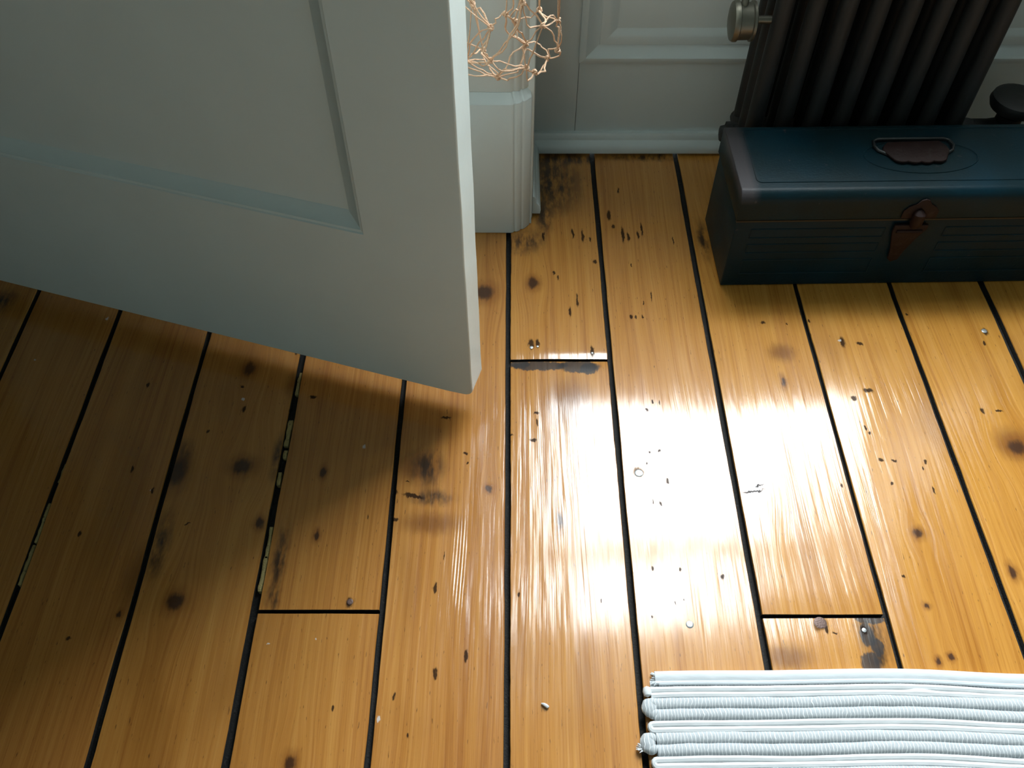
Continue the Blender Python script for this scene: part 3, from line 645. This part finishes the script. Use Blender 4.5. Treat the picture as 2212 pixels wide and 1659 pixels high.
# the rest of the net, above the frame and behind the leaf
kz(20, -.115, .905, .50); kz(21, -.12, .96, .52); kz(22, -.10, .93, .465); kz(23, -.055, .885, .62); kz(24, .0, .885, .63); kz(25, .04, .91, .64); kz(26, .055, .94, .63)
kz(27, .02, .975, .63); kz(28, -.04, .975, .62); kz(29, -.10, .96, .62); kz(30, -.11, .90, .62); kz(31, -.06, .90, .72); kz(32, .0, .915, .73); kz(33, -.01, .955, .72); kz(34, -.08, .945, .72)
PAIRS = [(1,2,1),(1,13,1),(13,8,2),(2,5,2),(2,15,2),(5,6,2),(6,8,2),(6,12,2),(12,11,2),(11,10,2),(3,5,1),(3,7,1),(3,15,1),(4,7,2),(4,11,2),(4,1,2),(4,17,2),(7,6,2),(7,15,2),(8,9,2),(8,10,1),(9,10,2),
         (13,5,2),(14,8,1),(14,9,1),(14,17,1),(15,5,2),(16,2,1),(16,15,1),(1,24,2),(2,23,2),(13,24,2),(13,25,1),(14,27,2),(9,26,1),(9,25,1),(16,23,2),(16,30,1),(17,27,1),(3,28,2),
         (20,15,2),(20,30,2),(21,20,1),(21,29,2),(22,20,1),(22,21,1),(22,7,2),(22,15,1),(3,21,1),(23,31,2),(24,31,1),(24,32,1),(25,32,2),(26,33,1),(27,33,2),(28,33,1),(28,34,1),(29,34,2),(30,31,1)]
rc = random.Random(11)
def cord_path(a, b, off):
    d = b - a; L_ = d.length; n = max(6, int(L_ / .007)); pts = []
    s1, s2 = rc.uniform(0, 9), rc.uniform(0, 9)
    for i in range(n + 1):
        t = i / n; w = math.sin(math.pi * t)
        p = a.lerp(b, t) + off * w
        p += Vector((noise.noise((t * 3.2, s1, 0)), noise.noise((t * 3.2, s2, 4)), noise.noise((t * 3.2, s1, 8)))) * (.0075 * w)
        pts.append(p - BO)
    return pts
for a, b, n in PAIRS:
    for k in range(n):
        off = Vector((rc.uniform(-1, 1), rc.uniform(-1, 1), rc.uniform(-1, .6))) * (.010 if n > 1 else .006)
        pts = cord_path(KN[a], KN[b], off)
        rad_ = [.00115 * (1 + .35 * noise.noise((i * .5, a, b + k * 7))) for i in range(len(pts))]
        MB().tube(pts, rad_, 6, squash=.7).build('cord', M_cord, bag, smooth=True)
kd = door.matrix_basis if False else None
knob = DC + Vector((math.cos(DA), math.sin(DA), 0)) * -.062 + Vector((-math.sin(DA), math.cos(DA), 0)) * (TH + .022) + Vector((0, 0, KZ + .0105))
for k in (31, 32, 33, 34):
    pts = [KN[k] - BO, KN[k].lerp(knob, .5) + Vector((rc.uniform(-.01, .01), .004, 0)) - BO, knob - BO]
    MB().tube(pts, .0016, 6).build('strap', M_cord, bag, smooth=True)
for k, p in KN.items():
    b = MB(); q = p - BO
    ang = rc.uniform(0, 6.28); dirs = [Vector((math.cos(ang), .5, math.sin(ang))).normalized(), Vector((-math.sin(ang), .6, math.cos(ang))).normalized()]
    for j, dv in enumerate(dirs):          # two crossing turns of cord make one knot
        e1 = dv.orthogonal().normalized(); e2 = dv.cross(e1)
        b.tube([q + (e1 * math.cos(t) + e2 * math.sin(t)) * .0026 + dv * (.0008 * math.sin(t * 2) + (j - .5) * .0016) for t in [6.6 * i / 14 for i in range(15)]], .0013, 6)
    b.build('knot', M_cord, bag, smooth=True)

# ------------------------------------------------------------------ rag rug
RX0, RX1, RYT = .160, 1.02, .3665
rug = empty('rag_rug', ((RX0 + RX1) / 2, .05, 0)); tag(rug, 'white and grey ribbed cotton rag rug lying on the planks', 'rug')
rug.location = (0, 0, 0)
def sway(x): return .0016 * math.sin((x - .16) * 9.0) + .0014 * math.sin((x - .1) * 21) - .0042 * max(0, (x - .42)) * 2.0
def base_line(x):
    return sway(x) + (.0035 * math.sin(min(1, (x - RX0) / .24) * math.pi / 2)) - .003
def ribpath(x0, x1, y, z, seed, amp=.0007, step=.006, ends=True):
    n = int((x1 - x0) / step)
    return [(x0 + (x1 - x0) * i / n, y + base_line(x0 + (x1 - x0) * i / n) + noise.noise((i * .05, seed, 2)) * amp * 2, z + noise.noise((i * .12, seed, 7)) * .0003) for i in range(n + 1)]
mat_ = MB(); yb_end = -.34
xs = [RX0 + .006 + (RX1 - .012 - RX0) * i / 60 for i in range(61)]
mat_.add([(x, RYT - .008 + base_line(x), .0022) for x in xs] + [(x, yb_end, .0022) for x in xs] + [(x, RYT - .008 + base_line(x), .0004) for x in xs] + [(x, yb_end, .0004) for x in xs],
         [(i, i + 1, 62 + i, 61 + i) for i in range(60)] + [(122 + i, 183 + i, 184 + i, 123 + i) for i in range(60)])
mat_.build('backing', M_rag_grey, rug)
# flat stitched hem
hp_ = ribpath(RX0 + .012, RX1, RYT - .0045, .0042, 1, .0003)
hem = MB(); prof_h = [(-.0075, .0006), (-.0072, .0048), (-.005, .0064), (0, .0072), (.0035, .0066), (.0058, .0046), (.0062, .0006)]
n = len(prof_h); hv = []
for i, (x, y, z) in enumerate(hp_):
    for a, b in prof_h: hv.append((x, y + a + .001, b + noise.noise((x * 40, a * 300, 3)) * .0003))
hem.add(hv, [(i * n + k, i * n + k + 1, (i + 1) * n + k + 1, (i + 1) * n + k) for i in range(len(hp_) - 1) for k in range(n - 1)] + [tuple(range(n)), tuple(range((len(hp_) - 1) * n, len(hp_) * n))])
ho = hem.build('hem', M_hem, rug, smooth=True)
tf = MB()
for k in range(9):
    p0 = Vector((RX0 + .013, RYT - .0005 - .0014 * k + base_line(RX0), .0036 + .002 * math.sin(k))); tf.tube([p0 + Vector((.006, 0, 0)), p0, p0 + Vector((-.0045 - .002 * math.sin(k * 2.1), .0006 * (4 - k), -.001))], [.0016, .0017, .0007], 7)
tf.build('hem_tuft', M_hem, ho, smooth=True)
MB().tube(ribpath(RX0 + .016, RX1, RYT - .0125, .0046, 4), .0026, 7).build('hem_cord', M_hem, ho, smooth=True)
y = RYT - .0165; rep = 0
while y > yb_end + .03:
    ws = .0069; xe = RX0 + random.uniform(-.0015, .0015)
    # two white ribs joined by a turn at the edge
    a_ = ribpath(xe + .005, RX1, y - ws * .5, .0046, rep * 7 + 1); b_ = ribpath(xe + .005, RX1, y - ws * 1.5, .0046, rep * 7 + 2)
    turn = [(xe + .0045 - .0036 * math.sin(math.pi * k / 6), (a_[0][1] + b_[0][1]) / 2 + math.cos(math.pi * k / 6) * (a_[0][1] - b_[0][1]) / 2, .0046) for k in range(1, 6)]
    rv = lambda pth, s_, r0: [r0 * (1 + .09 * noise.noise((i * .25, s_, 1)) + .05 * noise.noise((i * .9, s_, 3))) for i in range(len(pth))]
    if rep == 0: # the first pair is spliced with a thick overlap along the way
        ra = rv(a_, 1, .0038); rb_ = rv(b_, 2, .0038)
        for i, p in enumerate(b_): rb_[i] += .0020 * math.exp(-((p[0] - .485) / .014) ** 2)
        MB().tube(a_, ra, 8).build('rib', M_rag_white, rug, smooth=True); MB().tube(b_, rb_, 8).build('rib', M_rag_white, rug, smooth=True)
        q = MB(); q.lathe([(.0005, -.0065), (.0045, -.0045), (.0056, 0), (.0045, .0045), (.0005, .0065)], 14, Matrix.Translation((RX0 + .001, y - ws, .0050)) @ Matrix.Rotation(math.pi / 2, 4, 'X')); q.build('edge_loop', M_rag_white, rug, smooth=True)
    else:
        whole = list(reversed(a_)) + turn + b_
        MB().tube(whole, rv(whole, rep, .0038), 8).build('rib', M_rag_white, rug, smooth=True)
    y -= ws * 2
    wg = .0129
    for k in range(2):
        g_ = ribpath(xe + .006, RX1, y - wg * (k + .5), .0050, rep * 7 + 3 + k)
        MB().tube(g_, [r_ * 1.0 for r_ in rv(g_, rep * 3 + k, .0072)], 10, squash=.72).build('rib', M_rag_grey, rug, smooth=True)
    # folded end of the grey strip bulging out of the edge
    if rep < 14:
        cxg = xe - .0015 - (.006 if rep == 1 else 0); b = MB()
        for (dx, dy, dz, ra, rb2) in ((0, -wg * .98, .0066, .0092, .0115), (.004, -wg * .55, .0058, .0075, .0066), (.004, -wg * 1.45, .0058, .0075, .0066)):
            nv = len(b.v)
            b.lathe([(math.sin(math.pi * (k + .02) / 10.4), -math.cos(math.pi * (k + .02) / 10.4)) for k in range(11)], 16, Matrix.Translation((cxg + .003 + dx, y + dy, dz)) @ Matrix.Diagonal((ra, rb2, .0058, 1)))
            for q_ in range(nv, len(b.v)):
                p_ = b.v[q_]; w_ = 1 + .10 * noise.noise((p_[0] * 160, p_[1] * 160, p_[2] * 160 + rep)); c0 = (cxg + .003 + dx, y + dy, dz)
                b.v[q_] = tuple(c0[c_] + (p_[c_] - c0[c_]) * w_ for c_ in range(3))
        b.build('edge_loop', M_rag_grey, rug, smooth=True)
        if rep in (1, 2, 5):                # frayed cut end
            fb = MB()
            for i in range(26):
                p0 = Vector((cxg - .002, y - wg * (1.1 + .5 * rc.random()), .006)); dv = Vector((-1, rc.uniform(-.7, .7), rc.uniform(-.35, .3))).normalized() * rc.uniform(.004, .009)
                fb.tube([p0, p0 + dv * .5 + Vector((0, 0, .0008)), p0 + dv], [.0011, .0008, .0003], 5)
            o = fb.build('frayed_end', M_rag_white, rug); o['kind'] = 'stuff'
    y -= wg * 2; rep += 1

# ------------------------------------------------------------------ a scrap on the floor
c = P(1177, 1525)
lint = MB(); lp_ = [Vector((-.004, .0022, .0012)), Vector((-.0015, .0012, .0022)), Vector((.001, -.0004, .0024)), Vector((.0032, -.0018, .0018)), Vector((.0046, -.0014, .0012))]
lint.tube(lp_, [.0009, .0017, .0022, .0021, .0010], 8)
lo = lint.build('lint_scrap', M_lint, smooth=True); lo.location = (c.x, c.y, .0008)
tag(lo, 'tiny white scrap of lint lying alone on a pine plank', 'lint')
